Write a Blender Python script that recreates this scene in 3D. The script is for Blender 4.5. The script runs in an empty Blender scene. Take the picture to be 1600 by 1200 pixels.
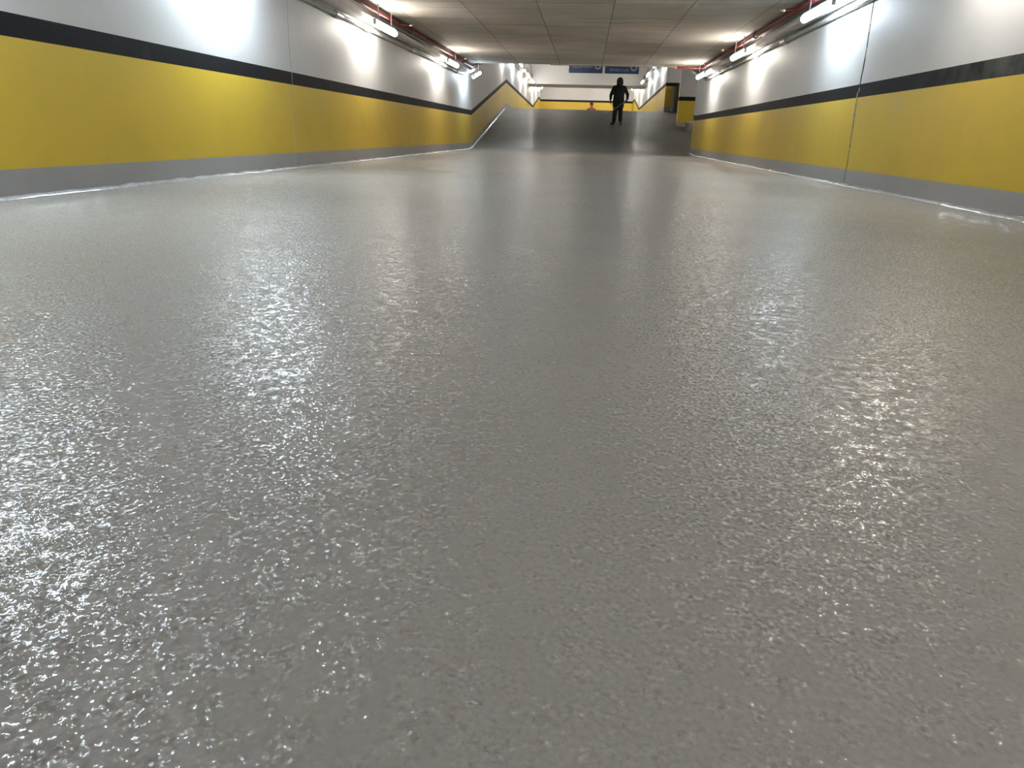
import bpy, bmesh, math, random
from mathutils import Vector, Matrix, noise
random.seed(7)
S = bpy.context.scene
COL = S.collection

# ------------------------------------------------------------------ site profile (metres)
AL, D1, D2, BE = .0283, 24.42, 34.68, .1891
Z1 = AL*D1; Z2 = Z1+BE*(D2-D1)
D3, D4 = 51.8, 57.4
Z3 = Z2+1.0
YF = 60.0                       # far wall
K, ST, TP = .200, 1.052, 1.204  # paint bands above the floor
CH = 2.45                       # ceiling above floor in the near tunnel
YC = 22.1                       # where the near ceiling stops
YB = -9.0
def zf(y):
    if y < D1: return AL*y
    if y < D2: return Z1+BE*(y-D1)
    if y < D3: return Z2
    if y < D4: return Z2+(Z3-Z2)*(y-D3)/(D4-D3)
    return Z3
def slope(y): return (zf(y+.01)-zf(y-.01))/.02
def xl(y): return -(3.96+(3.823-3.96)*min(1, y/D1)) if y < D1 else -3.84
def xr(y): return 3.246+(3.406-3.246)*min(1, y/D1) if y < D1 else 3.40
def ctop(y):
    if y < YC: return AL*y+CH
    if y < 34.2: return 3.85+(6.15-3.85)*(y-YC)/(34.2-YC)
    return 6.15

# ------------------------------------------------------------------ materials
def newmat(name):
    m = bpy.data.materials.new(name); m.use_nodes = True
    nt = m.node_tree; return m, nt, nt.nodes['Principled BSDF']
def N(nt, t, **kw):
    n = nt.nodes.new(t)
    for k, v in kw.items():
        if k in n.inputs: n.inputs[k].default_value = v
        else: setattr(n, k, v)
    return n
def coords(nt, scale=(1,1,1)):
    tc = N(nt, 'ShaderNodeTexCoord'); mp = N(nt, 'ShaderNodeMapping')
    mp.inputs['Scale'].default_value = scale
    nt.links.new(tc.outputs['Object'], mp.inputs['Vector']); return mp.outputs['Vector']
def mix(nt, fac, a, b):
    m = N(nt, 'ShaderNodeMix', data_type='RGBA')
    for s, v in ((0, fac), (6, a), (7, b)):
        if hasattr(v, 'is_output'): nt.links.new(v, m.inputs[s])
        else: m.inputs[s].default_value = v if s == 0 else (*v, 1)
    return m.outputs[2]
def ramp(nt, src, p0, p1, v0=0, v1=1):
    r = N(nt, 'ShaderNodeMapRange'); r.inputs[1].default_value = p0; r.inputs[2].default_value = p1
    r.inputs[3].default_value = v0; r.inputs[4].default_value = v1
    nt.links.new(src, r.inputs[0]); return r.outputs[0]
def noisef(nt, vec, scale, detail=4, rough=.55):
    n = N(nt, 'ShaderNodeTexNoise'); n.inputs['Scale'].default_value = scale
    n.inputs['Detail'].default_value = detail; n.inputs['Roughness'].default_value = rough
    nt.links.new(vec, n.inputs['Vector']); return n.outputs['Fac']
def bump(nt, b, h, strength, dist, prev=None):
    n = N(nt, 'ShaderNodeBump'); n.inputs['Strength'].default_value = strength
    n.inputs['Distance'].default_value = dist; nt.links.new(h, n.inputs['Height'])
    if prev is not None: nt.links.new(prev, n.inputs['Normal'])
    nt.links.new(n.outputs[0], b.inputs['Normal']); return n.outputs[0]

def paint(name, col, alt, rough=.45, scale=1.3, lo=.5, hi=.75, blot=None, blotcol=None, bl=(.66, .72), bls=3.):
    m, nt, b = newmat(name); v = coords(nt)
    f = ramp(nt, noisef(nt, v, scale, 5), lo, hi)
    c = mix(nt, f, col, alt)
    if blot:
        v2 = coords(nt, (1, 1, 1.6))
        c = mix(nt, ramp(nt, noisef(nt, v2, bls, 3), bl[0], bl[1], 0, blot), c, blotcol)
    nt.links.new(c, b.inputs['Base Color']); b.inputs['Roughness'].default_value = rough
    bump(nt, b, noisef(nt, v, 55, 4), .12, .004)
    return m
M = {}
M['white'] = paint('white wall paint', (.57, .57, .565), (.54, .54, .53), .5)
M['yellow'] = paint('yellow wall paint', (.62, .435, .030), (.57, .395, .030), .42, blot=.35, blotcol=(.52, .42, .22), bl=(.66, .76), bls=1.6)
M['black'] = paint('black stripe paint', (.012, .013, .015), (.018, .019, .021), .6, blot=.35, blotcol=(.12, .12, .10), bl=(.66, .80), bls=1.1)
M['black'].node_tree.nodes['Principled BSDF'].inputs['Specular IOR Level'].default_value = .12
def dust():      # pale dust smeared over the stripe on the near right wall
    nt = M['black'].node_tree; b = nt.nodes['Principled BSDF']; v = coords(nt)
    tone = b.inputs['Base Color'].links[0].from_socket
    sx = N(nt, 'ShaderNodeSeparateXYZ'); nt.links.new(v, sx.inputs[0])
    a = ramp(nt, sx.outputs['Y'], 8.2, 6.4); r_ = ramp(nt, sx.outputs['X'], 0, 1)
    k = N(nt, 'ShaderNodeMath', operation='MULTIPLY'); nt.links.new(a, k.inputs[0]); nt.links.new(r_, k.inputs[1])
    k2 = N(nt, 'ShaderNodeMath', operation='MULTIPLY'); nt.links.new(k.outputs[0], k2.inputs[0]); nt.links.new(ramp(nt, noisef(nt, v, 3.2, 4), .35, .62, 0, .75), k2.inputs[1])
    nt.links.new(mix(nt, k2.outputs[0], tone, (.11, .11, .095)), b.inputs['Base Color'])
dust()
M['band'] = paint('grey base band paint', (.33, .325, .325), (.30, .30, .298), .5)
M['plain'] = paint('plain cement', (.30, .29, .27), (.24, .235, .22), .8)

def concrete():
    m, nt, b = newmat('ceiling concrete'); v = coords(nt)
    big = ramp(nt, noisef(nt, v, .55, 5, .6), .35, .7)
    c = mix(nt, big, (.58, .535, .475), (.40, .378, .34))
    st = ramp(nt, noisef(nt, coords(nt, (.35, 3.0, 1)), 1.4, 5, .6), .5, .72, 0, .55)
    c = mix(nt, st, c, (.20, .19, .165))
    # shuttering board joints
    mp = N(nt, 'ShaderNodeMapping'); mp.inputs['Location'].default_value = (.9, 0, 0)
    tc = N(nt, 'ShaderNodeTexCoord'); nt.links.new(tc.outputs['Object'], mp.inputs['Vector'])
    br = N(nt, 'ShaderNodeTexBrick'); br.offset = 0; br.squash = 1
    for k, val in (('Scale', 1), ('Mortar Size', .011), ('Mortar Smooth', .3), ('Brick Width', 1.2), ('Row Height', 2.44), ('Bias', 0)):
        br.inputs[k].default_value = val
    br.inputs['Color1'].default_value = (1, 1, 1, 1); br.inputs['Color2'].default_value = (.74, .73, .72, 1); br.inputs['Mortar'].default_value = (.38, .35, .32, 1)
    nt.links.new(mp.outputs[0], br.inputs['Vector'])
    mu = N(nt, 'ShaderNodeMix', data_type='RGBA', blend_type='MULTIPLY'); mu.inputs[0].default_value = 1
    nt.links.new(c, mu.inputs[6]); nt.links.new(br.outputs['Color'], mu.inputs[7])
    nt.links.new(mu.outputs[2], b.inputs['Base Color']); b.inputs['Roughness'].default_value = .75
    bump(nt, b, noisef(nt, v, 30, 5), .25, .006)
    return m
M['concrete'] = concrete()

def floor_mat():
    m, nt, b = newmat('wet grey resin floor'); v = coords(nt)
    big = ramp(nt, noisef(nt, v, .7, 4), .35, .7)
    c = mix(nt, big, (.42, .403, .380), (.385, .371, .354))
    spot = ramp(nt, noisef(nt, v, 90, 2), .62, .75, 0, .35)
    c = mix(nt, spot, c, (.24, .235, .22))
    nt.links.new(c, b.inputs['Base Color'])
    r = ramp(nt, noisef(nt, v, 1.1, 4), .3, .7, .52, .62)
    nt.links.new(r, b.inputs['Roughness'])
    b.inputs['Specular IOR Level'].default_value = .35
    b.inputs['Coat Roughness'].default_value = .035
    # ramp and beyond: duller coat, and their dim light put into a darker colour
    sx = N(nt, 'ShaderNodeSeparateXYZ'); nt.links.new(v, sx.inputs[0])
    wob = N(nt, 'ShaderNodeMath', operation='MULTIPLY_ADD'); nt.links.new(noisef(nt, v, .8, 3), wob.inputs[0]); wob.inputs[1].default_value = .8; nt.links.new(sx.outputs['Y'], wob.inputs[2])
    tone = ramp(nt, wob.outputs[0], 17.0, 27.5)
    nt.links.new(mix(nt, tone, c, (.175, .172, .166)), b.inputs['Base Color'])
    nt.links.new(ramp(nt, tone, 0, 1, .65, .06), b.inputs['Coat Weight'])
    nt.links.new(ramp(nt, tone, 0, 1, .35, .18), b.inputs['Specular IOR Level'])
    # every grain of grit tilts the glossy skin its own way
    def vec(scale, detail, amp):
        n = N(nt, 'ShaderNodeTexNoise'); n.inputs['Scale'].default_value = scale; n.inputs['Detail'].default_value = detail
        nt.links.new(v, n.inputs['Vector'])
        a = N(nt, 'ShaderNodeVectorMath', operation='SUBTRACT'); nt.links.new(n.outputs['Color'], a.inputs[0]); a.inputs[1].default_value = (.5, .5, .5)
        k = N(nt, 'ShaderNodeVectorMath', operation='SCALE'); nt.links.new(a.outputs[0], k.inputs[0])
        if hasattr(amp, 'is_output'): nt.links.new(amp, k.inputs['Scale'])
        else: k.inputs['Scale'].default_value = amp
        return k.outputs[0]
    g = N(nt, 'ShaderNodeNewGeometry')
    amp = ramp(nt, noisef(nt, v, 38, 2), .40, .68, GRIT0, GRIT1)
    cur = g.outputs['Normal']
    for w in (vec(140, 2, amp), vec(6, 2, .07)):
        a = N(nt, 'ShaderNodeVectorMath', operation='ADD'); nt.links.new(cur, a.inputs[0]); nt.links.new(w, a.inputs[1]); cur = a.outputs[0]
    nz = N(nt, 'ShaderNodeVectorMath', operation='NORMALIZE'); nt.links.new(cur, nz.inputs[0])
    nt.links.new(nz.outputs[0], b.inputs['Normal']); nt.links.new(nz.outputs[0], b.inputs['Coat Normal'])
    return m
GRIT0, GRIT1 = .55, 2.8
M['floor'] = floor_mat()

def plain(name, col, rough=.5, metal=0, coat=0, var=.12, sc=12):
    m, nt, b = newmat(name); v = coords(nt)
    f = ramp(nt, noisef(nt, v, sc, 4), .35, .7)
    nt.links.new(mix(nt, f, col, tuple(c*(1-var) for c in col)), b.inputs['Base Color'])
    b.inputs['Roughness'].default_value = rough; b.inputs['Metallic'].default_value = metal; b.inputs['Coat Weight'].default_value = coat
    return m
M['bead'] = plain('wet resin bead', (.50, .50, .50), .25, 0, .5, .35, 30)
M['red'] = plain('dark red pipe enamel', (.13, .012, .012), .45)
M['grey_metal'] = plain('grey conduit', (.34, .34, .32), .45, .2)
M['tray'] = plain('pale cable duct', (.55, .53, .50), .5)
M['steel'] = plain('galvanised steel', (.45, .45, .44), .35, .8)
M['brass'] = plain('brass fitting', (.75, .62, .45), .3, .8)
M['housing'] = plain('lamp housing plastic', (.55, .55, .54), .5)
M['joint'] = plain('dark joint filler', (.055, .045, .040), .8, 0, 0, .5, 40)
M['chip'] = plain('chipped plaster edge', (.62, .58, .52), .8)
M['hair_joint'] = plain('hairline joint', (.36, .36, .35), .7)
M['blue'] = plain('blue sign enamel', (.008, .024, .075), .5)
M['signwhite'] = plain('white sign lettering', (.20, .24, .31), .45)
M['jacket'] = plain('dark green jacket cloth', (.016, .026, .023), .8, 0, 0, .3, 20)
M['trousers'] = plain('dark brown work trousers', (.030, .026, .023), .85, 0, 0, .3, 20)
M['boot'] = plain('black rubber boot', (.016, .016, .017), .5)
M['skin'] = plain('brown skin', (.09, .044, .028), .7)
M['eye'] = plain('eye', (.5, .5, .48), .3)
M['hair'] = plain('dark hair', (.03, .012, .01), .6)
M['cap'] = plain('dark red knitted cap', (.13, .012, .010), .85)
M['pink_skin'] = plain('ruddy skin', (.52, .22, .16), .6)
M['redjacket'] = plain('faded red jacket cloth', (.50, .10, .10), .8)
M['plastic'] = plain('white plastic', (.52, .48, .45), .45)
M['cabinet'] = plain('dark grey painted metal', (.045, .04, .038), .5)
M['sleeve'] = plain('paint roller nap', (.30, .30, .29), .9)

def emit(name, col, st):
    m, nt, b = newmat(name)
    b.inputs['Base Color'].default_value = (.8, .8, .8, 1)
    b.inputs['Emission Color'].default_value = (*col, 1); b.inputs['Emission Strength'].default_value = st
    return m
LS = 30.
M['cool'] = emit('cool white lit tube', (.74, .88, 1.0), LS*1.0)
M['strong'] = emit('strong cool white lit tube', (.76, .89, 1.0), LS*1.7)
M['dim'] = emit('dim warm white lit tube', (1.0, .93, .84), LS*.6)
M['warm'] = emit('warm white lit tube', (1.0, .93, .84), LS)

# ------------------------------------------------------------------ helpers
def link(name, bm, mats, parent=None, smooth=False, loc=None):
    bmesh.ops.recalc_face_normals(bm, faces=bm.faces)
    me = bpy.data.meshes.new(name); bm.to_mesh(me); bm.free()
    for m in (mats if isinstance(mats, (list, tuple)) else [mats]): me.materials.append(m)
    if smooth:
        for p in me.polygons: p.use_smooth = True
    o = bpy.data.objects.new(name, me); COL.objects.link(o)
    if parent: o.parent = parent
    if loc: o.location = loc
    return o
def thing(name, label, cat, loc=(0, 0, 0), rot=(0, 0, 0), group=None):
    o = bpy.data.objects.new(name, None); COL.objects.link(o); o.location = loc; o.rotation_euler = rot
    o.empty_display_size = .2
    return tag(o, label, cat, group)
def tag(o, label, cat, group=None):
    o['label'] = label; o['category'] = cat
    if group: o['group'] = group
    return o
def struct(o, label=None):
    o['kind'] = 'structure'
    if label: o['label'] = label
    return o
def box(bm, x0, x1, y0, y1, z0, z1, mi=0):
    vs = [bm.verts.new((x, y, z)) for x in (x0, x1) for y in (y0, y1) for z in (z0, z1)]
    for q in ((0, 1, 3, 2), (4, 6, 7, 5), (0, 4, 5, 1), (2, 3, 7, 6), (0, 2, 6, 4), (1, 5, 7, 3)):
        f = bm.faces.new([vs[i] for i in q]); f.material_index = mi
def sweep(bm, pts, sect, up=Vector((0, 0, 1)), closed=True):
    """sweep a closed 2-D section (side, up) along points."""
    rings = []
    for i, p in enumerate(pts):
        p = Vector(p); a = Vector(pts[max(0, i-1)]); c = Vector(pts[min(len(pts)-1, i+1)])
        t = (c-a).normalized(); s = t.cross(up)
        if s.length < 1e-4: s = t.cross(Vector((1, 0, 0)))
        s.normalize(); u = s.cross(t)
        rings.append([bm.verts.new(p+s*x+u*y) for x, y in sect])
    n = len(sect)
    for a, b in zip(rings, rings[1:]):
        for k in range(n): bm.faces.new((a[k], a[(k+1) % n], b[(k+1) % n], b[k]))
    bm.faces.new(rings[0][::-1]); bm.faces.new(rings[-1])
def circ(r, n=12): return [(r*math.cos(2*math.pi*k/n), r*math.sin(2*math.pi*k/n)) for k in range(n)]
def tube(bm, pts, r, n=12): sweep(bm, pts, circ(r, n))

# ------------------------------------------------------------------ floor
bm = bmesh.new()
ys = [YB]
y = YB
while y < YF+.3:
    y += .5 if not (abs(y-D1) < 1.6 or abs(y-D2) < 2.0) else .12
    ys.append(min(y, YF+.3))
def zsm(y, w=.55):
    return sum(zf(y+w*(k/4.)) for k in range(-4, 5))/9.
SB0, SB1, XS = 25.07, D2+.32, 7.2
top, bot = [], []
for y in ys:
    side = SB0 <= y <= SB1
    xa, xb = xl(y)-.1, xr(y)+.1
    z = zsm(y)
    xs = [xa+(xb-xa)*k/8 for k in range(9)]
    row = [bm.verts.new((x, y, z)) for x in xs]; top.append(row)
    bot.append([bm.verts.new((x, y, z-.25)) for x in xs])
for i in range(len(ys)-1):
    for k in range(8):
        bm.faces.new((top[i][k], top[i][k+1], top[i+1][k+1], top[i+1][k]))
        bm.faces.new((bot[i][k], bot[i+1][k], bot[i+1][k+1], bot[i][k+1]))
    for k in (0, 8): bm.faces.new((top[i][k], top[i+1][k], bot[i+1][k], bot[i][k]))
for i in (0, len(ys)-1):
    for k in range(8): bm.faces.new((top[i][k], top[i][k+1], bot[i][k+1], bot[i][k]))
# side bay floor, same slope as the ramp
sy = [SB0-.3+(SB1-SB0+.3)*k/60 for k in range(61)]
a = [[bm.verts.new((x, y, zsm(y)-dz)) for x in (3.5, XS+.2)] for y in sy for dz in (0, .25)]
for k in range(60):
    t0, b0, t1, b1 = a[2*k], a[2*k+1], a[2*k+2], a[2*k+3]
    bm.faces.new((t0[0], t0[1], t1[1], t1[0])); bm.faces.new((b0[0], b1[0], b1[1], b0[1]))
    bm.faces.new((t0[1], b0[1], b1[1], t1[1]))
bmesh.ops.recalc_face_normals(bm, faces=bm.faces)
for e in bm.edges:
    if len(e.link_faces) == 2 and e.calc_face_angle(0) > .6: e.smooth = False
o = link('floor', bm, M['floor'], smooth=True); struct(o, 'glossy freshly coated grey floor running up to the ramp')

# ------------------------------------------------------------------ walls
def long_wall(name, xf, sgn, y0, y1, label, thick=.28):
    """wall along y; inner face at xf(y); painted in four bands that follow the floor"""
    nodes = sorted({y0, y1, *[v for v in (0.0, 6., 12., 18., YC-.02, YC+.02, D1, 34.2, D2, D3, D4) if y0 < v < y1], *[v for v in range(int(y0)+1, int(y1)) if y0 < v < y1]})
    bm = bmesh.new(); rings = []
    for y in nodes:
        z = zf(y); x = xf(y); xo = x+sgn*thick; tp = ctop(y)+.03
        hs = [z-.3, z+K, z+ST, z+TP, tp]
        rings.append([bm.verts.new((x, y, h)) for h in hs]+[bm.verts.new((xo, y, tp)), bm.verts.new((xo, y, z-.3))])
    mi = [0, 1, 2, 3, 4, 4, 4]
    for A, B in zip(rings, rings[1:]):
        for k in range(7):
            f = bm.faces.new((A[k], A[(k+1) % 7], B[(k+1) % 7], B[k])); f.material_index = mi[k]
    for Rg in (rings[0], rings[-1]):
        f = bm.faces.new(Rg); f.material_index = 3
    o = link(name, bm, [M['band'], M['yellow'], M['black'], M['white'], M['plain']]); struct(o, label); return o
def cross_wall(name, x0, x1, y, thick, zfl, zt, label, face=-1):
    bm = bmesh.new(); y2 = y-face*thick
    hs = [zfl-.3, zfl+K, zfl+ST, zfl+TP, zt]
    for i in range(4): box(bm, x0, x1, min(y, y2), max(y, y2), hs[i], hs[i+1], i)
    bmesh.ops.remove_doubles(bm, verts=bm.verts, dist=1e-5)
    o = link(name, bm, [M['band'], M['yellow'], M['black'], M['white']]); struct(o, label); return o
long_wall('wall_left', xl, -1, YB, YF, 'left wall, white over a black stripe over yellow, grey at the base')
YE = 24.77
long_wall('wall_right', xr, 1, YB, YE, 'near right wall, white over black stripe and yellow, with a dark crack')
long_wall('wall_right_far', xr, 1, D2+.32, YF, 'right wall beyond the ramp crest, white over black and yellow')
cross_wall('wall_far', -3.84-.28, 3.40+.28, YF, .3, Z3, 6.18, 'white wall with yellow lower band closing the far end')
cross_wall('wall_back', xl(YB)-.28, xr(YB)+.28, YB, .3, zf(YB), zf(YB)+CH, 'wall closing the tunnel behind', face=1)
cross_wall('wall_pillar', 3.53, XS, 30.3, .3, zf(30.3)-.09, 5.5, 'yellow and white wall stub facing the ramp in the side opening')
cross_wall('wall_bay', 3.40, XS, D2+.02, .3, Z2, 6.18, 'shaded yellow and white wall at the far side of the opening')
cross_wall('wall_bay_near', xr(YE)+.27, XS, YE-.0, .3, zf(YE), 4.5, 'near wall of the side opening', face=1)
bm = bmesh.new(); box(bm, XS, XS+.25, YE-.3, D2+.3, .3, 6.2); struct(link('wall_side', bm, M['white']), 'outer wall of the side opening')

# ------------------------------------------------------------------ ceilings
bm = bmesh.new()
for (y0, y1, th) in ((YB-.3, YC, .35),):
    vs = []
    for y in (y0, y1):
        for x in (-4.25, 3.72):
            for dz in (0, th): vs.append(bm.verts.new((x, y, AL*y+CH+dz)))
    for q in ((0, 1, 3, 2), (4, 6, 7, 5), (0, 4, 5, 1), (2, 3, 7, 6), (0, 2, 6, 4), (1, 5, 7, 3)): bm.faces.new([vs[i] for i in q])
z0 = AL*YC+CH
box(bm, -1.17, 2.92, YC-.12, YC, z0-.045, z0+.05)     # shallow downstand at the slab end
box(bm, -4.25, 3.72, YC, YC+.2, z0, 4.2)
struct(link('ceiling', bm, M['concrete']), 'low stained concrete ceiling with board joints')
bm = bmesh.new()
ring = []
for y in (YC+.2, 34.2, YF+.3):
    z = ctop(y); ring.append([bm.verts.new((x, y, z+dz)) for x, dz in ((-4.25, 0), (XS+.3, 0), (XS+.3, .3), (-4.25, .3))])
for A, B in zip(ring, ring[1:]):
    for k in range(4): bm.faces.new((A[k], A[(k+1) % 4], B[(k+1) % 4], B[k]))
bm.faces.new(ring[0]); bm.faces.new(ring[-1])
struct(link('ceiling', bm, M['concrete']), 'higher concrete ceiling above the ramp and beyond')

# downstand beam carrying the blue signs
bm = bmesh.new(); box(bm, -3.84, 3.40, 46.4, 48.5, 4.73, 6.16)
struct(link('trim_1', bm, M['white']), 'white painted beam carrying the blue signs')

# wet bead of resin along the foot of both walls
def bead(name, xf, sgn, y0, y1, label):
    bm = bmesh.new(); rings = []; y = y0; last = None
    while y <= y1:
        n = noise.noise(Vector((y*1.7, sgn*5, 0)))+.6*noise.noise(Vector((y*7.3, sgn*9, 2)))
        w = .030*(1+.55*n) + (.010 if y < 15 else 0); h = .022*(1+.5*noise.noise(Vector((y*5.1, 3, sgn))))
        x = xf(y); z = (zsm(y))
        pts = [(x+sgn*.01, z-.01), (x-sgn*w*1.15, z-.004), (x-sgn*w, z+h*.35), (x-sgn*w*.55, z+h*.85), (x-sgn*w*.12, z+h*1.2), (x+sgn*.01, z+h*1.3)]
        rings.append([bm.verts.new((px, y, pz)) for px, pz in pts]); y += .05 if y < 14 else .25
    for A, B in zip(rings, rings[1:]):
        for k in range(6): bm.faces.new((A[k], A[(k+1) % 6], B[(k+1) % 6], B[k]))
    bm.faces.new(rings[0]); bm.faces.new(rings[-1])
    struct(link(name, bm, M['bead'], smooth=True), label)
bead('trim_2', xl, -1, -2, D2, 'thin wet shiny bead along the foot of the left wall')
bead('trim_3', xr, 1, -2, YE, 'thin wet shiny bead along the foot of the right wall')

# movement joint (dark, wavy) on the right wall and hairline joint on the left
def joint(name, xf, sgn, yj, w, mat, label, chips=False, z1=CH):
    bm = bmesh.new(); n = 70; prev = None
    for i in range(n+1):
        h = .0+z1*i/n
        c = yj+.035*noise.noise(Vector((h*1.6, 4, 1)))+.012*noise.noise(Vector((h*9, 4, 1)))
        ww = w*(1+.75*noise.noise(Vector((h*6, 8, 1))))*(.45 if (h < ST and chips) else 1)
        if h < K: ww *= .5
        x = xf(yj); z = zf(yj)+h
        q = [bm.verts.new((x+sgn*.01, c-ww/2, z)), bm.verts.new((x-sgn*.003, c-ww/2, z)), bm.verts.new((x-sgn*.003, c+ww/2, z)), bm.verts.new((x+sgn*.01, c+ww/2, z))]
        if prev:
            for k in range(4): bm.faces.new((prev[k], prev[(k+1) % 4], q[(k+1) % 4], q[k]))
        else: bm.faces.new(q)
        prev = q
    bm.faces.new(prev)
    if chips:
        for i in range(46):
            h = random.uniform(.3, 2.3); h = h if random.random() < .3 else random.uniform(.3, 1.15)
            c = yj+.035*noise.noise(Vector((h*1.6, 4, 1)))+random.choice((-1, 1))*w*.55
            l = random.uniform(.01, .045); ww = random.uniform(.004, .011)
            x = xf(yj); z = zf(yj)+h
            vs = [(c-ww, z-l), (c+ww*.6, z-l*.6), (c+ww, z+l*.5), (c-ww*.3, z+l)]
            F = [bm.verts.new((x-sgn*.004, a, b)) for a, b in vs]; G = [bm.verts.new((x+sgn*.005, a, b)) for a, b in vs]
            for k in range(4): bm.faces.new((F[k], F[(k+1) % 4], G[(k+1) % 4], G[k])).material_index = 1
            bm.faces.new(F).material_index = 1
    struct(link(name, bm, [mat, M['chip']]), label)
joint('trim_4', xr, 1, 9.73, .030, M['joint'], 'dark wavy crack running down the right wall', True)
joint('trim_5', xl, -1, 9.65, .006, M['hair_joint'], 'fine vertical joint in the left wall')

# ------------------------------------------------------------------ services under the ceiling
def path(xf, sgn, off, h, y0, y1):
    ns = [y0]+[d for v in (DP, D2) if y0 < v < y1 for d in (v-.25, v, v+.25)]+[y1]
    return [(xf(v)-sgn*off, v, zp(v)+h) for v in ns]
DP = 22.6
def zp(y): return zf(y) if y <= DP else min(zf(DP)+BE*(y-DP), Z2+.14)
def at(xf, sgn, off, h, y): return (xf(y)-sgn*off, y, zp(y)+h)
def service(name, sect, mat, xf, sgn, off, h, y0, y1, label, cat, fit=None, fit_name='coupling', fit_mat=None, fit_sect=None, fl=.1):
    bm = bmesh.new(); pts = path(xf, sgn, off, h, y0, y1); sweep(bm, pts, sect)
    r = link(name, bm, mat, smooth=False); tag(r, label, cat)
    for p in r.data.polygons: p.use_smooth = len(sect) > 6 and len(p.vertices) == 4
    for yy in fit or ():
        b2 = bmesh.new(); sweep(b2, [at(xf, sgn, off, h, yy-fl/2), at(xf, sgn, off, h, yy+fl/2)], fit_sect); link(fit_name, b2, fit_mat or mat, r)
    return r
rect = lambda w, h: [(-w/2, -h/2), (w/2, -h/2), (w/2, h/2), (-w/2, h/2)]
for side, xf, sgn, y1 in (('left', xl, -1, 46.38), ('right', xr, 1, 24.6)):
    cy = [2.2, 5.1, 8.3, 11.45, 12.95, 16.1, 19.6, 21.5] if sgn < 0 else [2.6, 6.2, 9.3, 13.7, 15.9, 18.4, 20.2]
    c = service('steel_conduit', circ(.032, 12), M['grey_metal'], xf, sgn, .05, 2.14, YB+.05, y1,
            'grey steel conduit clipped along the top of the %s wall' % side, 'conduit', cy, 'coupling', M['grey_metal'], circ(.05, 12), .30)
    d = service('cable_duct', rect(.16, .07), M['tray'], xf, sgn, .17, 2.235, YB+.05, y1,
            'pale boxed cable duct running under the ceiling by the %s wall' % side, 'cable duct')
    for yy in [v for v in range(-8, int(y1), 3)]:
        b2 = bmesh.new(); p = at(xf, sgn, .0, 2.19, yy); q = at(xf, sgn, .26, 2.19, yy)
        box(b2, min(p[0], q[0]), max(p[0], q[0]), yy-.02, yy+.02, p[2]-.012, p[2]+.008); link('bracket', b2, M['steel'], d)
    rp = service('sprinkler_pipe', circ(.038, 14), M['red'], xf, sgn, .30, 2.375, YB+.05, y1,
            'dark red sprinkler pipe along the %s side of the ceiling' % side, 'pipe', [3, 9, 15, 21], 'pipe_joint', M['red'], circ(.055, 14), .12)
    for yy in ([14.1, 20.1] if sgn < 0 else [12.0, 17.2]):
        b2 = bmesh.new(); p = Vector(at(xf, sgn, .30, 2.375, yy)); q = p+Vector((-sgn*.20, 0, -.02))
        tube(b2, [p, q], .02, 10); t = link('branch', b2, M['red'], rp)
        b3 = bmesh.new(); tube(b3, [q, q+Vector((-sgn*.03, 0, 0))], .028, 10); tube(b3, [q+Vector((-sgn*.03, 0, 0)), q+Vector((-sgn*.06, 0, -.0))], .012, 8); link('sprinkler_head', b3, M['brass'], t)
    if sgn > 0:
        b2 = bmesh.new(); yy = 21.7; p = Vector(at(xf, sgn, .30, 2.375, yy)); q = Vector((2.38, yy, p.z))
        tube(b2, [p, q], .034, 12); t = link('branch', b2, M['red'], rp)
        b3 = bmesh.new(); tube(b3, [q, q+Vector((-.05, 0, 0))], .05, 12); tube(b3, [q+Vector((-.05, 0, 0)), q+Vector((-.10, 0, 0))], .02, 10); link('sprinkler_head', b3, M['brass'], t)
service('steel_conduit', circ(.032, 12), M['grey_metal'], xr, 1, .05, 2.2, D2+.35, 46.38, 'grey conduit on the right wall beyond the ramp crest', 'conduit')
service('sprinkler_pipe', circ(.038, 12), M['red'], xr, 1, .20, 2.42, D2+.35, 46.38, 'dark red pipe beside the right wall beyond the ramp crest', 'pipe')

# ------------------------------------------------------------------ tube lights
def make_light(kind):
    t = thing('tube_light', 'x', 'light')
    L = .62
    bm = bmesh.new()
    sec = [(-.020, .030), (-.026, .040), (-.024, .058), (.024, .058), (.026, .040), (.020, .030)]
    sweep(bm, [(0, -L, 0), (0, L, 0)], sec); link('housing', bm, M['housing'], t)
    bm = bmesh.new()
    n = 12; ds = [(.050*math.cos(a), -.010+.052*math.sin(a)) for a in [math.radians(118)+math.radians(304)*k/n for k in range(n+1)]]
    ds = ds[:]  # half-round diffuser hanging below the housing
    sweep(bm, [(0, -L+.015, 0), (0, L-.015, 0)], ds)
    link('diffuser', bm, M[kind], t)
    for s in (-1, 1):
        bm = bmesh.new(); box(bm, -.026, .026, s*L-.014, s*L+.010, -.030, .05); link('end_cap', bm, M['housing'], t)
        bm = bmesh.new(); box(bm, -.008, .008, s*.4-.008, s*.4+.008, .06, .30); link('hanger', bm, M['steel'], t)
    return t
def dup(root):
    r = root.copy(); COL.objects.link(r)
    for ch in root.children:
        c = ch.copy(); COL.objects.link(c); c.parent = r
    return r
protos = {}
def put_light(kind, sgn, y, label, off=.40, h=2.14, group=None):
    o = protos.get(kind)
    if o is None: o = protos[kind] = make_light(kind)
    else: o = dup(o)
    xf = xl if sgn < 0 else xr
    o.location = at(xf, sgn, off, h, y) if y < 34 else (xf(y)-sgn*off, y, zf(y)+h)
    o.rotation_euler = (math.atan(BE if DP < y < D2 else slope(y)), 0, 0)
    o['label'] = label; o['group'] = 'tube lights along the walls'
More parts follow.
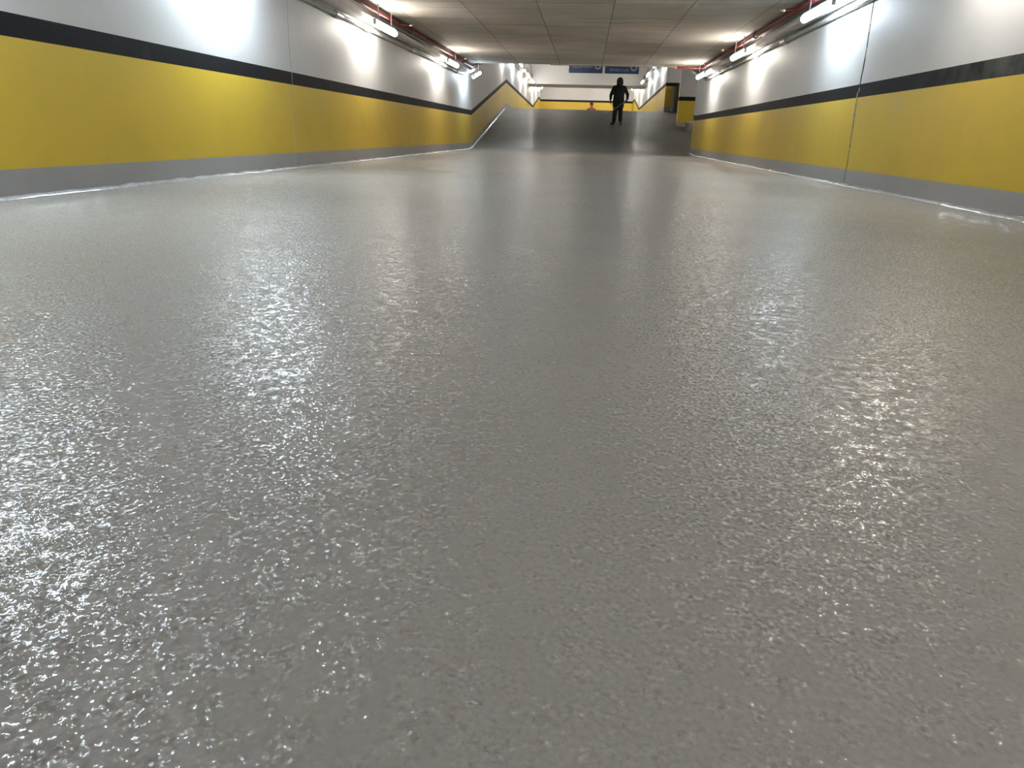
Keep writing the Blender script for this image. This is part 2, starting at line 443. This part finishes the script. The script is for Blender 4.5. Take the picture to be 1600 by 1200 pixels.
lights = [
 ('strong', -1, 7.75, 'tube light giving the bluish glow at the top edge of the left wall'),
 ('warm', -1, 12.8, 'nearest visible warm tube light on the left, beside the brightest ceiling glow'),
 ('warm', -1, 18.9, 'second warm tube light on the left, just before the ceiling ends'),
 ('cool', -1, 22.8, 'small cool bluish tube light on the left where the ramp begins'),
 ('warm', -1, 32.8, 'tube light above the left wall just before the ramp crest, hidden behind the ceiling edge'),
 ('cool', -1, 37.4, 'cool tube light just past the ramp crest on the left wall'),
 ('warm', -1, 41.9, 'uppermost of the small round lights seen down the far left wall'),
 ('warm', -1, 45.3, 'second small light down the far left wall, before the white beam'),
 ('warm', -1, 50.6, 'light on the far left wall just behind the white beam'),
 ('warm', -1, 54.2, 'light on the far left wall halfway between beam and far wall'),
 ('warm', -1, 57.6, 'last light on the left, in the corner of the far wall'),
 ('dim', 1, 6.6, 'tube light casting the faint warm glow at the top right corner of the right wall'),
 ('cool', 1, 10.6, 'long cool tube light on the right, beside the dark wall crack'),
 ('warm', 1, 15.9, 'warm tube light on the right under the bright ceiling patch'),
 ('warm', 1, 21.1, 'small warm tube light at the end of the right wall below the red pipe'),
 ('warm', 1, 36.6, 'light at the near end of the right wall beyond the side opening'),
 ('cool', 1, 40.7, 'cool light on the far right wall, nearest to the blue signs'),
 ('warm', 1, 44.4, 'warm light on the far right wall just before the white beam'),
 ('warm', 1, 50.2, 'light on the far right wall behind the beam, right of the standing person'),
 ('warm', 1, 54.6, 'light on the far right wall halfway between beam and far wall'),
 ('warm', 1, 57.8, 'last light on the right, in the corner of the far wall'),
 ('strong', -1, 3.5, 'tube light on the left wall beside the viewer, out of the picture'),
 ('warm', 1, 0.6, 'tube light on the right wall beside the viewer, out of the picture'),
 ('cool', -1, -3.4, 'unseen tube light added on the left wall behind the viewer'),  # lamp rows carried on unseen behind the viewer, added for general light
 ('cool', 1, -3.4, 'unseen tube light added on the right wall behind the viewer'),
]
for k, s, y, lb in lights: put_light(k, s, y, lb)
for y, lb in ((27.4, 'unseen tube light added in the side opening in front of the wall stub'), (32.6, 'unseen tube light added in the side opening behind the wall stub')):
    o = dup(protos['warm']); o.location = (6.0, y, zf(y)+2.35); o.rotation_euler = (math.atan(BE), 0, 0); o['label'] = lb; o['group'] = 'tube lights along the walls'  # unseen lamps added to brighten the side opening

for k, (y, lb) in enumerate(((43.5, 'unseen tube light added on the high ceiling beyond the ramp crest'), (51.5, 'unseen tube light added on the high ceiling behind the white beam'), (56.5, 'unseen tube light added on the high ceiling next to the far wall'))):
    for x in ((-1.6, 1.4) if y > 50 else (-1.6,)):  # hidden lamps added to brighten the beam and the far wall
        o = dup(protos['warm']); o.location = (x, y, 5.85); o.rotation_euler = (0, 0, math.pi/2)
        o['label'] = lb+(', left one' if x < 0 else ', right one'); o['group'] = 'unseen tube lights added on the high ceiling'

# ------------------------------------------------------------------ blue signs on the beam
def sign(x0, x1, z0, z1, label, rows, cx, cz, r, notch):
    yb = 46.4
    t = thing('direction_sign', label, 'sign', ((x0+x1)/2, yb-.03, z0), group='blue signs on the white beam')
    w = (x1-x0)/2; H = z1-z0
    bm = bmesh.new(); box(bm, -w, w, -.02, .028, 0, H); bmesh.ops.bevel(bm, geom=bm.edges[:], offset=.006, segments=1); link('panel', bm, M['blue'], t)
    bm = bmesh.new()
    for (a, b, zc, hh) in rows:            # indistinct white letter strokes
        x = a
        while x < b:
            lw = random.uniform(.055, .085)
            kind = random.randint(0, 3)
            box(bm, x, x+.018, -.026, -.019, zc-hh, zc+hh)
            if kind != 1: box(bm, x+.018, x+lw, -.026, -.019, zc+hh-.02, zc+hh)
            if kind != 2: box(bm, x+.018, x+lw, -.026, -.019, zc-hh, zc-hh+.02)
            if kind in (0, 3): box(bm, x+lw-.018, x+lw, -.0255, -.019, zc-hh+.02, zc+hh-.02)
            x += lw+.03
    link('lettering', bm, M['signwhite'], t)
    bm = bmesh.new(); n = 28; ri = r*.55
    F = []; 
    for k in range(n):
        a = 2*math.pi*k/n
        F.append([bm.verts.new((cx+q*math.cos(a), yy, cz+q*math.sin(a))) for q, yy in ((r, -.026), (ri, -.026), (ri, -.019), (r, -.019))])
    for k in range(n):
        A, B = F[k], F[(k+1) % n]
        for j in range(4): bm.faces.new((A[j], A[(j+1) % 4], B[(j+1) % 4], B[j]))
    link('round_symbol', bm, M['signwhite'], t)
sign(-1.33, .69, 5.385, 6.10, 'left of the two blue signs with faint white lettering and round symbol', [(-.78, .42, .345, .055)], .72, .40, .19, 0)
sign(.84, 2.86, 5.385, 6.10, 'right of the two blue signs with faint white lettering and round symbol', [(-.72, .40, .20, .06)], .70, .36, .21, 1)

# ------------------------------------------------------------------ side opening clutter
b = thing('plastic_bucket', 'small whitish plastic bucket at the foot of the ramp side opening', 'bucket', (3.87, 29.3, zf(29.3)))
bm = bmesh.new()
prof = [(.0, .02), (.105, .0), (.115, .02), (.135, .30), (.142, .305), (.142, .33), (.128, .33), (.118, .05), (0, .045)]
rg = []
for r, z in prof: rg.append([bm.verts.new((r*math.cos(2*math.pi*k/24), r*math.sin(2*math.pi*k/24), z+.0)) for k in range(24)] if r else [bm.verts.new((0, 0, z))])
for A, B in zip(rg, rg[1:]):
    for k in range(24):
        q = [A[k % len(A)], A[(k+1) % len(A)], B[(k+1) % len(B)], B[k % len(B)]]
        q2 = []
        for v in q:
            if v not in q2: q2.append(v)
        bm.faces.new(q2)
link('pail', bm, M['plastic'], b, True)
bm = bmesh.new(); tube(bm, [(-.14, 0, .30), (-.13, -.05, .24), (-.06, -.13, .17), (.06, -.13, .17), (.13, -.05, .24), (.14, 0, .30)], .005, 8); link('handle', bm, M['steel'], b)
b.rotation_euler = (math.atan(BE), 0, 0)

c = thing('metal_cabinet', 'dark waist-high metal cabinet against the shaded yellow wall of the opening', 'cabinet', (4.12, 34.33, zf(34.1)-.02))
bm = bmesh.new(); box(bm, -.24, .24, -.20, .30, .05, 1.20); bmesh.ops.bevel(bm, geom=bm.edges[:], offset=.01, segments=1); link('body', bm, M['cabinet'], c)
bm = bmesh.new(); box(bm, -.22, .22, -.222, -.200, .09, 1.16); dr = link('door', bm, M['cabinet'], c)
bm = bmesh.new(); box(bm, .15, .17, -.25, -.222, .6, .75); link('handle', bm, M['steel'], dr)
bm = bmesh.new(); box(bm, -.26, .26, -.23, .30, 1.20, 1.23); link('top', bm, M['cabinet'], c)
for sx in (-1, 1):
    for yy in (-.16, .26):
        bm = bmesh.new(); box(bm, sx*.2-.02, sx*.2+.02, yy-.02, yy+.02, -.02, .05); link('foot', bm, M['cabinet'], c)
bm = bmesh.new(); box(bm, -.06, .06, -.03, .03, 0, 1.05); bmesh.ops.bevel(bm, geom=bm.edges[:], offset=.01, segments=2)
o = link('grey_post', bm, M['tray'], loc=(3.74, 34.62, zf(34.6))); tag(o, 'pale grey upright post between the dark cabinet and the wall corner', 'post')

# ------------------------------------------------------------------ people
def ball(bm, c, r, sc=(1, 1, 1), rot=None):
    m = Matrix.Translation(Vector(c)) @ (rot or Matrix()) @ Matrix.Diagonal((r*sc[0], r*sc[1], r*sc[2], 1))
    bmesh.ops.create_icosphere(bm, subdivisions=3, radius=1, matrix=m)
def limb(bm, pts):
    """pts: list of (x,y,z,r) - tapered capsules"""
    for i, p in enumerate(pts): bmesh.ops.create_icosphere(bm, subdivisions=2, radius=p[3], matrix=Matrix.Translation(p[:3]))
    for a, b in zip(pts, pts[1:]):
        A, B = Vector(a[:3]), Vector(b[:3]); d = B-A
        if d.length < 1e-5: continue
        q = Vector((0, 0, 1)).rotation_difference(d.normalized()).to_matrix().to_4x4()
        bmesh.ops.create_cone(bm, cap_ends=True, segments=16, radius1=a[3], radius2=b[3], depth=d.length, matrix=Matrix.Translation((A+B)/2) @ q)
def fuse(name, bm, mat, parent, voxel=.008, smooth=6):
    me = bpy.data.meshes.new('t'); bm.to_mesh(me); bm.free()
    tmp = bpy.data.objects.new('t', me); COL.objects.link(tmp)
    r = tmp.modifiers.new('r', 'REMESH'); r.mode = 'VOXEL'; r.voxel_size = voxel
    s = tmp.modifiers.new('s', 'SMOOTH'); s.iterations = smooth; s.factor = .5
    dg = bpy.context.evaluated_depsgraph_get(); dg.update()
    out = bpy.data.meshes.new_from_object(tmp.evaluated_get(dg)); bpy.data.objects.remove(tmp)
    out.name = name; out.materials.clear(); out.materials.append(mat)
    for p in out.polygons: p.use_smooth = True
    o = bpy.data.objects.new(name, out); COL.objects.link(o); o.parent = parent; return o
def hand(bm, w, d, nrm, thumb, curl=.5):
    """w wrist, d pointing direction, nrm palm normal (towards which fingers curl), thumb side"""
    w, d, nrm, thumb = [Vector(v) for v in (w, d, nrm, thumb)]
    d.normalize(); nrm.normalize(); thumb.normalize()
    limb(bm, [(*w, .027), (*(w+d*.03), .026)])
    for k, o in enumerate((-.027, -.009, .009, .027)):
        limb(bm, [(*(w+d*.02+thumb*o*.6), .017), (*(w+d*.088+thumb*o), .014)])
        L = (.062, .074, .080, .070)[k]; r = (.0085, .0095, .010, .0095)[k]
        p = w+d*.088+thumb*o*1.18; a = 0; pts = [(*p, r+.001)]
        for j, fr in enumerate((.45, .32, .23)):
            a += curl*(1.0, 1.2, .8)[j]
            p = p+(d*math.cos(a)+nrm*math.sin(a))*L*fr*1.1; pts.append((*p, r*(1-.09*j)))
        limb(bm, pts)
    p = w+d*.03+thumb*.024; q = p+(d*.6+thumb*.75+nrm*.25).normalized()*.042; s = q+(d*.75+thumb*.1+nrm*.6).normalized()*.034
    limb(bm, [(*p, .015), (*q, .012), (*s, .0105)])

def head(bm, c, fwd, s=1.0):
    """head with jaw, nose, ears, brow; fwd is the unit facing direction"""
    c = Vector(c); f = Vector(fwd).normalized(); r = f.cross(Vector((0, 0, 1))).normalized(); u = r.cross(f)
    Rm = Matrix((r, f, u)).transposed().to_4x4()
    P = lambda a, b, z: c+(r*a+f*b+u*z)*s
    ball(bm, P(0, -.012, .025), .088*s, (.88, 1.06, 1.02), Rm)
    ball(bm, P(0, .022, -.03), .070*s, (.86, .95, 1.12), Rm)
    ball(bm, P(0, .060, -.085), .028*s, (1.1, .8, .7), Rm)
    limb(bm, [(*P(0, .085, .022), .009*s), (*P(0, .104, -.012), .013*s)])
    for e in (-1, 1):
        ball(bm, P(e*.079, -.005, -.002), .028*s, (.3, .65, 1.1), Rm)
        limb(bm, [(*P(e*.012, .083, .032), .009*s), (*P(e*.045, .072, .032), .009*s)])
    limb(bm, [(*P(-.02, .083, -.050), .008*s), (*P(.02, .083, -.050), .008*s)])
    return P, Rm

# --- the standing worker on the ramp, facing down the ramp, head bowed
PX, PY = 1.17, 30.5
person = thing('person', 'person standing on the ramp in a dark hooded jacket and trousers, holding a long pole', 'person', (PX, PY, zf(PY)))
G = BE
bm = bmesh.new()
hf = Vector((.05, -.70, -.68)).normalized()
P, Rm = head(bm, (.005, -.06, 1.62), hf)
limb(bm, [(0, -.035, 1.58, .055), (0, .0, 1.50, .060)])
limb(bm, [(0, .01, 1.44, .10), (0, .01, 1.25, .125), (0, .0, 1.08, .125), (0, 0, .95, .13)])
limb(bm, [(-.15, .01, 1.43, .07), (.15, .01, 1.43, .07)])
# arms: viewer's left hangs, viewer's right holds the pole
LA = [(-.20, .01, 1.42, .058), (-.315, .00, 1.13, .046), (-.325, -.06, .93, .030)]
RA = [(.20, .01, 1.42, .058), (.345, .02, 1.16, .046), (.330, -.12, .955, .030)]
limb(bm, LA); limb(bm, RA)
hand(bm, (-.325, -.06, .925), (.04, -.12, -1), (.9, -.4, 0), (.3, -.95, .05), .35)
pole_dir = (Vector((-1.02, -.10, .0))).normalized()
hand(bm, (.330, -.125, .950), (-.15, -.55, -.8), (-.45, .5, -.6), (-.75, -.45, .35), .95)
hipL = [(-.085, 0, .93, .095), (-.11, -.02, .50, .062), (-.135, .02, .10, .042)]
hipR = [(.085, 0, .93, .095), (.105, -.01, .50, .062), (.125, .02, .10, .042)]
limb(bm, hipL); limb(bm, hipR)
for sx, tox in ((-.135, -.10), (.125, .03)):
    limb(bm, [(sx, .05, .045+G*.05, .035), (sx+tox*.5, -.06, .04-G*.06, .035), (sx+tox, -.16, .028-G*.16, .028)])
body = fuse('body', bm, M['skin'], person, .006, 3)
bm = bmesh.new()
for e in (-1, 1): ball(bm, P(e*.030, .070, .012), .011)
link('eyes', bm, M['eye'], body, True)
bm = bmesh.new()   # jacket
limb(bm, [(0, .02, 1.45, .125), (0, .015, 1.3, .165), (0, .0, 1.1, .165), (0, 0, .90, .17), (0, 0, .62, .17)])
limb(bm, [(-.075, .0, 1.35, .135), (-.075, .0, 1.1, .14), (-.085, 0, .88, .145), (-.09, 0, .62, .14)]); limb(bm, [(.075, .0, 1.35, .135), (.075, .0, 1.1, .14), (.085, 0, .88, .145), (.09, 0, .62, .14)])
limb(bm, [(-.17, .01, 1.42, .095), (.17, .01, 1.42, .095)])
limb(bm, [(0, .0, 1.50, .10), (0, .02, 1.45, .12)])
for A in (LA, RA):
    a, b_, c_ = A; e = Vector(b_[:3]).lerp(Vector(c_[:3]), .82)
    limb(bm, [(a[0]*1.0, a[1], a[2], .085), (b_[0], b_[1], b_[2], .068), (*e, .050)])
jk = fuse('jacket', bm, M['jacket'], person, .010, 8)
# cut the jacket flat at the hem
b2 = bmesh.new(); b2.from_mesh(jk.data)
res = bmesh.ops.bisect_plane(b2, geom=b2.verts[:]+b2.edges[:]+b2.faces[:], plane_co=(0, 0, .68), plane_no=(0, 0, 1), clear_inner=True)
bmesh.ops.holes_fill(b2, edges=[e for e in b2.edges if e.is_boundary]); b2.to_mesh(jk.data); b2.free()
for p in jk.data.polygons: p.use_smooth = True
bm = bmesh.new()   # hood: a shell around the back, top and sides of the head
P2 = lambda a, b, z: P(a, b, z)
n1, n2 = 18, 14; rows = []
for shell in (0, .012):
    g = []
    for i in range(n2+1):
        ph = math.pi*(.02+.80*i/n2)        # from the front rim over the crown to the nape
        row = []
        for k in range(n1+1):
            th = -1.25+2.5*k/n1            # ear to ear
            R0 = .142-shell
            up_ = math.cos(ph*1.0-1.15)*R0*1.08; bk = math.sin(ph-1.15)*R0*1.12
            row.append(bm.verts.new(P2(math.sin(th)*R0*1.0, -bk*math.cos(th*.45)+.0, up_*math.cos(th*.95)+.015-abs(math.sin(th))**2*.07)))
        g.append(row)
    rows.append(g)
for g in rows:
    for i in range(n2):
        for k in range(n1): bm.faces.new((g[i][k], g[i][k+1], g[i+1][k+1], g[i+1][k]))
for i in range(n2):
    for k in (0, n1): bm.faces.new((rows[0][i][k], rows[0][i+1][k], rows[1][i+1][k], rows[1][i][k]))
for k in range(n1):
    for i in (0, n2): bm.faces.new((rows[0][i][k], rows[0][i][k+1], rows[1][i][k+1], rows[1][i][k]))
limb(bm, [(-.07, .03, 1.53, .06), (0, .07, 1.53, .07), (.07, .03, 1.53, .06)])
limb(bm, [(0, -.105, 1.50, .035), (0, -.07, 1.46, .05)])
for e in (-1, 1): limb(bm, [(*P(e*.10, -.02, .03), .030), (*P(e*.095, .01, -.06), .032), (e*.07, -.04, 1.50, .045)])
ball(bm, P(0, -.055, .05), .124, (1, 1, .95), Rm)
fuse('hood', bm, M['jacket'], person, .009, 5)
bm = bmesh.new()   # trousers
limb(bm, [(0, 0, .90, .15), (0, 0, .80, .13)])
for H_ in (hipL, hipR):
    a, b_, c_ = H_; limb(bm, [(a[0], a[1], a[2]-.03, .120), (a[0]*1.08, -.01, .72, .112), (b_[0], b_[1], b_[2], .092), (c_[0], c_[1]+.005, .16, .078)])
fuse('trousers', bm, M['trousers'], person, .009, 5)
for sx, tox in ((-.135, -.10), (.125, .03)):
    bm = bmesh.new()
    limb(bm, [(sx, .02, .17, .058), (sx, .03, .06, .055), (sx+tox*.5, -.07, .050-G*.07, .050), (sx+tox*1.05, -.18, .042-G*.18, .042)])
    limb(bm, [(sx, .06, .040+G*.06, .042), (sx, .03, .06, .05)])
    fuse('boot', bm, M['boot'], person, .008, 3)

person.scale = (1, 1, .965)

# --- long-handled roller in the worker's hand
h0 = Vector((PX+.285, PY-.195, zf(PY)+.885))
tipx = PX-.76; tipy = PY-.10
tip = Vector((tipx, tipy, zf(tipy)+.10))
rl = thing('paint_roller', 'long pale pole with a roller end held low in front of the hooded person', 'paint roller', (tipx, tipy, zf(tipy)))
L0 = Vector(rl.location); dirn = (h0-tip).normalized()
bm = bmesh.new(); tube(bm, [tip-L0, h0+dirn*.10-L0], .016, 10); link('pole', bm, M['sleeve'], rl)
bm = bmesh.new(); tube(bm, [h0-dirn*.06-L0, h0+dirn*.13-L0], .021, 10); link('grip', bm, M['cabinet'], rl)
bm = bmesh.new(); tp = tip-L0
tube(bm, [tp, tp-dirn*.04, tp+Vector((0, .05, -.03)), Vector((tp.x-.03, .14, .06)), Vector((tp.x-.03, .13, .045+.13*G))], .006, 8); link('frame', bm, M['steel'], rl)
bm = bmesh.new(); sl = []
tube(bm, [(tp.x-.03, -.12, .037-.12*G), (tp.x-.03, .12, .037+.12*G)], .034, 16); link('roller_sleeve', bm, M['sleeve'], rl)

# --- the second person, kneeling beyond the crest; only the head clears it
p2 = thing('person', 'kneeling person in dark red cap and faded red top, only the head above the crest', 'person', (.155, 45.6, Z2))
bm = bmesh.new()
P, Rm = head(bm, (0, -.10, .90), (.15, -1, -.12), 1.1)
limb(bm, [(0, -.06, .83, .055), (0, -.02, .75, .06)])
limb(bm, [(0, -.02, .69, .11), (0, .04, .52, .125), (0, .10, .36, .12), (0, .14, .25, .13)])
limb(bm, [(-.15, -.02, .68, .07), (.15, -.02, .68, .07)])
for e in (-1, 1):
    limb(bm, [(e*.20, -.02, .67, .056), (e*.25, -.06, .40, .044), (e*.15, -.28, .27, .030)])
    hand(bm, (e*.15, -.285, .265), (-e*.15, -.8, -.15), (0, -.2, -.8), (-e*1, -.1, .1), .4)
    limb(bm, [(e*.09, .14, .22, .085), (e*.15, -.28, .11, .062)]); limb(bm, [(e*.15, -.28, .065, .055), (e*.11, .14, .05, .042)])
    limb(bm, [(e*.11, .14, .05, .04), (e*.11, .27, .035, .030)])
b2o = fuse('body', bm, M['pink_skin'], p2, .007, 3)
bm = bmesh.new()
for e in (-1, 1): ball(bm, P(e*.033, .077, .013), .012)
link('eyes', bm, M['eye'], b2o, True)
bm = bmesh.new()
ball(bm, P(0, -.02, .055), .112, (.96, 1.06, .84), Rm); limb(bm, [(*P(-.07, .06, .055), .022), (*P(0, .088, .06), .022), (*P(.07, .06, .055), .022)])
fuse('cap', bm, M['cap'], p2, .008, 3)
bm = bmesh.new()
limb(bm, [(0, -.01, .70, .11), (0, .03, .54, .15), (0, .09, .36, .155), (0, .12, .27, .15)])
limb(bm, [(-.14, -.02, .66, .085), (.14, -.02, .66, .085)])
limb(bm, [(-.05, -.01, .76, .05), (.05, -.01, .76, .05)])
for e in (-1, 1): limb(bm, [(e*.19, -.02, .66, .075), (e*.25, -.06, .40, .062), (e*.165, -.245, .29, .045)])
fuse('jacket', bm, M['redjacket'], p2, .010, 6)
bm = bmesh.new()
for e in (-1, 1):
    limb(bm, [(e*.09, .13, .22, .115), (e*.15, -.27, .125, .086)]); limb(bm, [(e*.15, -.27, .09, .075), (e*.11, .12, .075, .065)])
fuse('trousers', bm, M['trousers'], p2, .010, 5)
for e in (-1, 1):
    bm = bmesh.new(); limb(bm, [(e*.11, .14, .06, .052), (e*.11, .24, .055, .048), (e*.11, .30, .042, .040)]); fuse('boot', bm, M['boot'], p2, .008, 3)

# ------------------------------------------------------------------ world, camera, view
w = bpy.data.worlds.new('World'); S.world = w; w.use_nodes = True
w.node_tree.nodes['Background'].inputs[0].default_value = (.02, .02, .02, 1)
w.node_tree.nodes['Background'].inputs[1].default_value = 1

F, yaw, pitch, roll, H = 1094.3, .0907, .3155, .0303, .5238
cam = bpy.data.cameras.new('Camera'); co = bpy.data.objects.new('Camera', cam); COL.objects.link(co)
cam.sensor_fit = 'HORIZONTAL'; cam.sensor_width = 36; cam.lens = 36*F/1600; cam.clip_start = .02; cam.clip_end = 200
f = Vector((-math.sin(yaw)*math.cos(pitch), math.cos(yaw)*math.cos(pitch), -math.sin(pitch)))
r = Vector((math.cos(yaw), math.sin(yaw), 0)); u = r.cross(f)
r2 = r*math.cos(roll)+u*math.sin(roll); u2 = -r*math.sin(roll)+u*math.cos(roll)
m = Matrix((r2, u2, -f)).transposed().to_4x4(); m.translation = (0, 0, H); co.matrix_world = m
S.camera = co
S.view_settings.view_transform = 'Standard'; S.view_settings.look = 'None'
S.view_settings.gamma = 1; S.view_settings.use_curve_mapping = False
S.view_settings.exposure = 1.1
S.cycles.max_bounces = 8; S.cycles.caustics_refractive = False
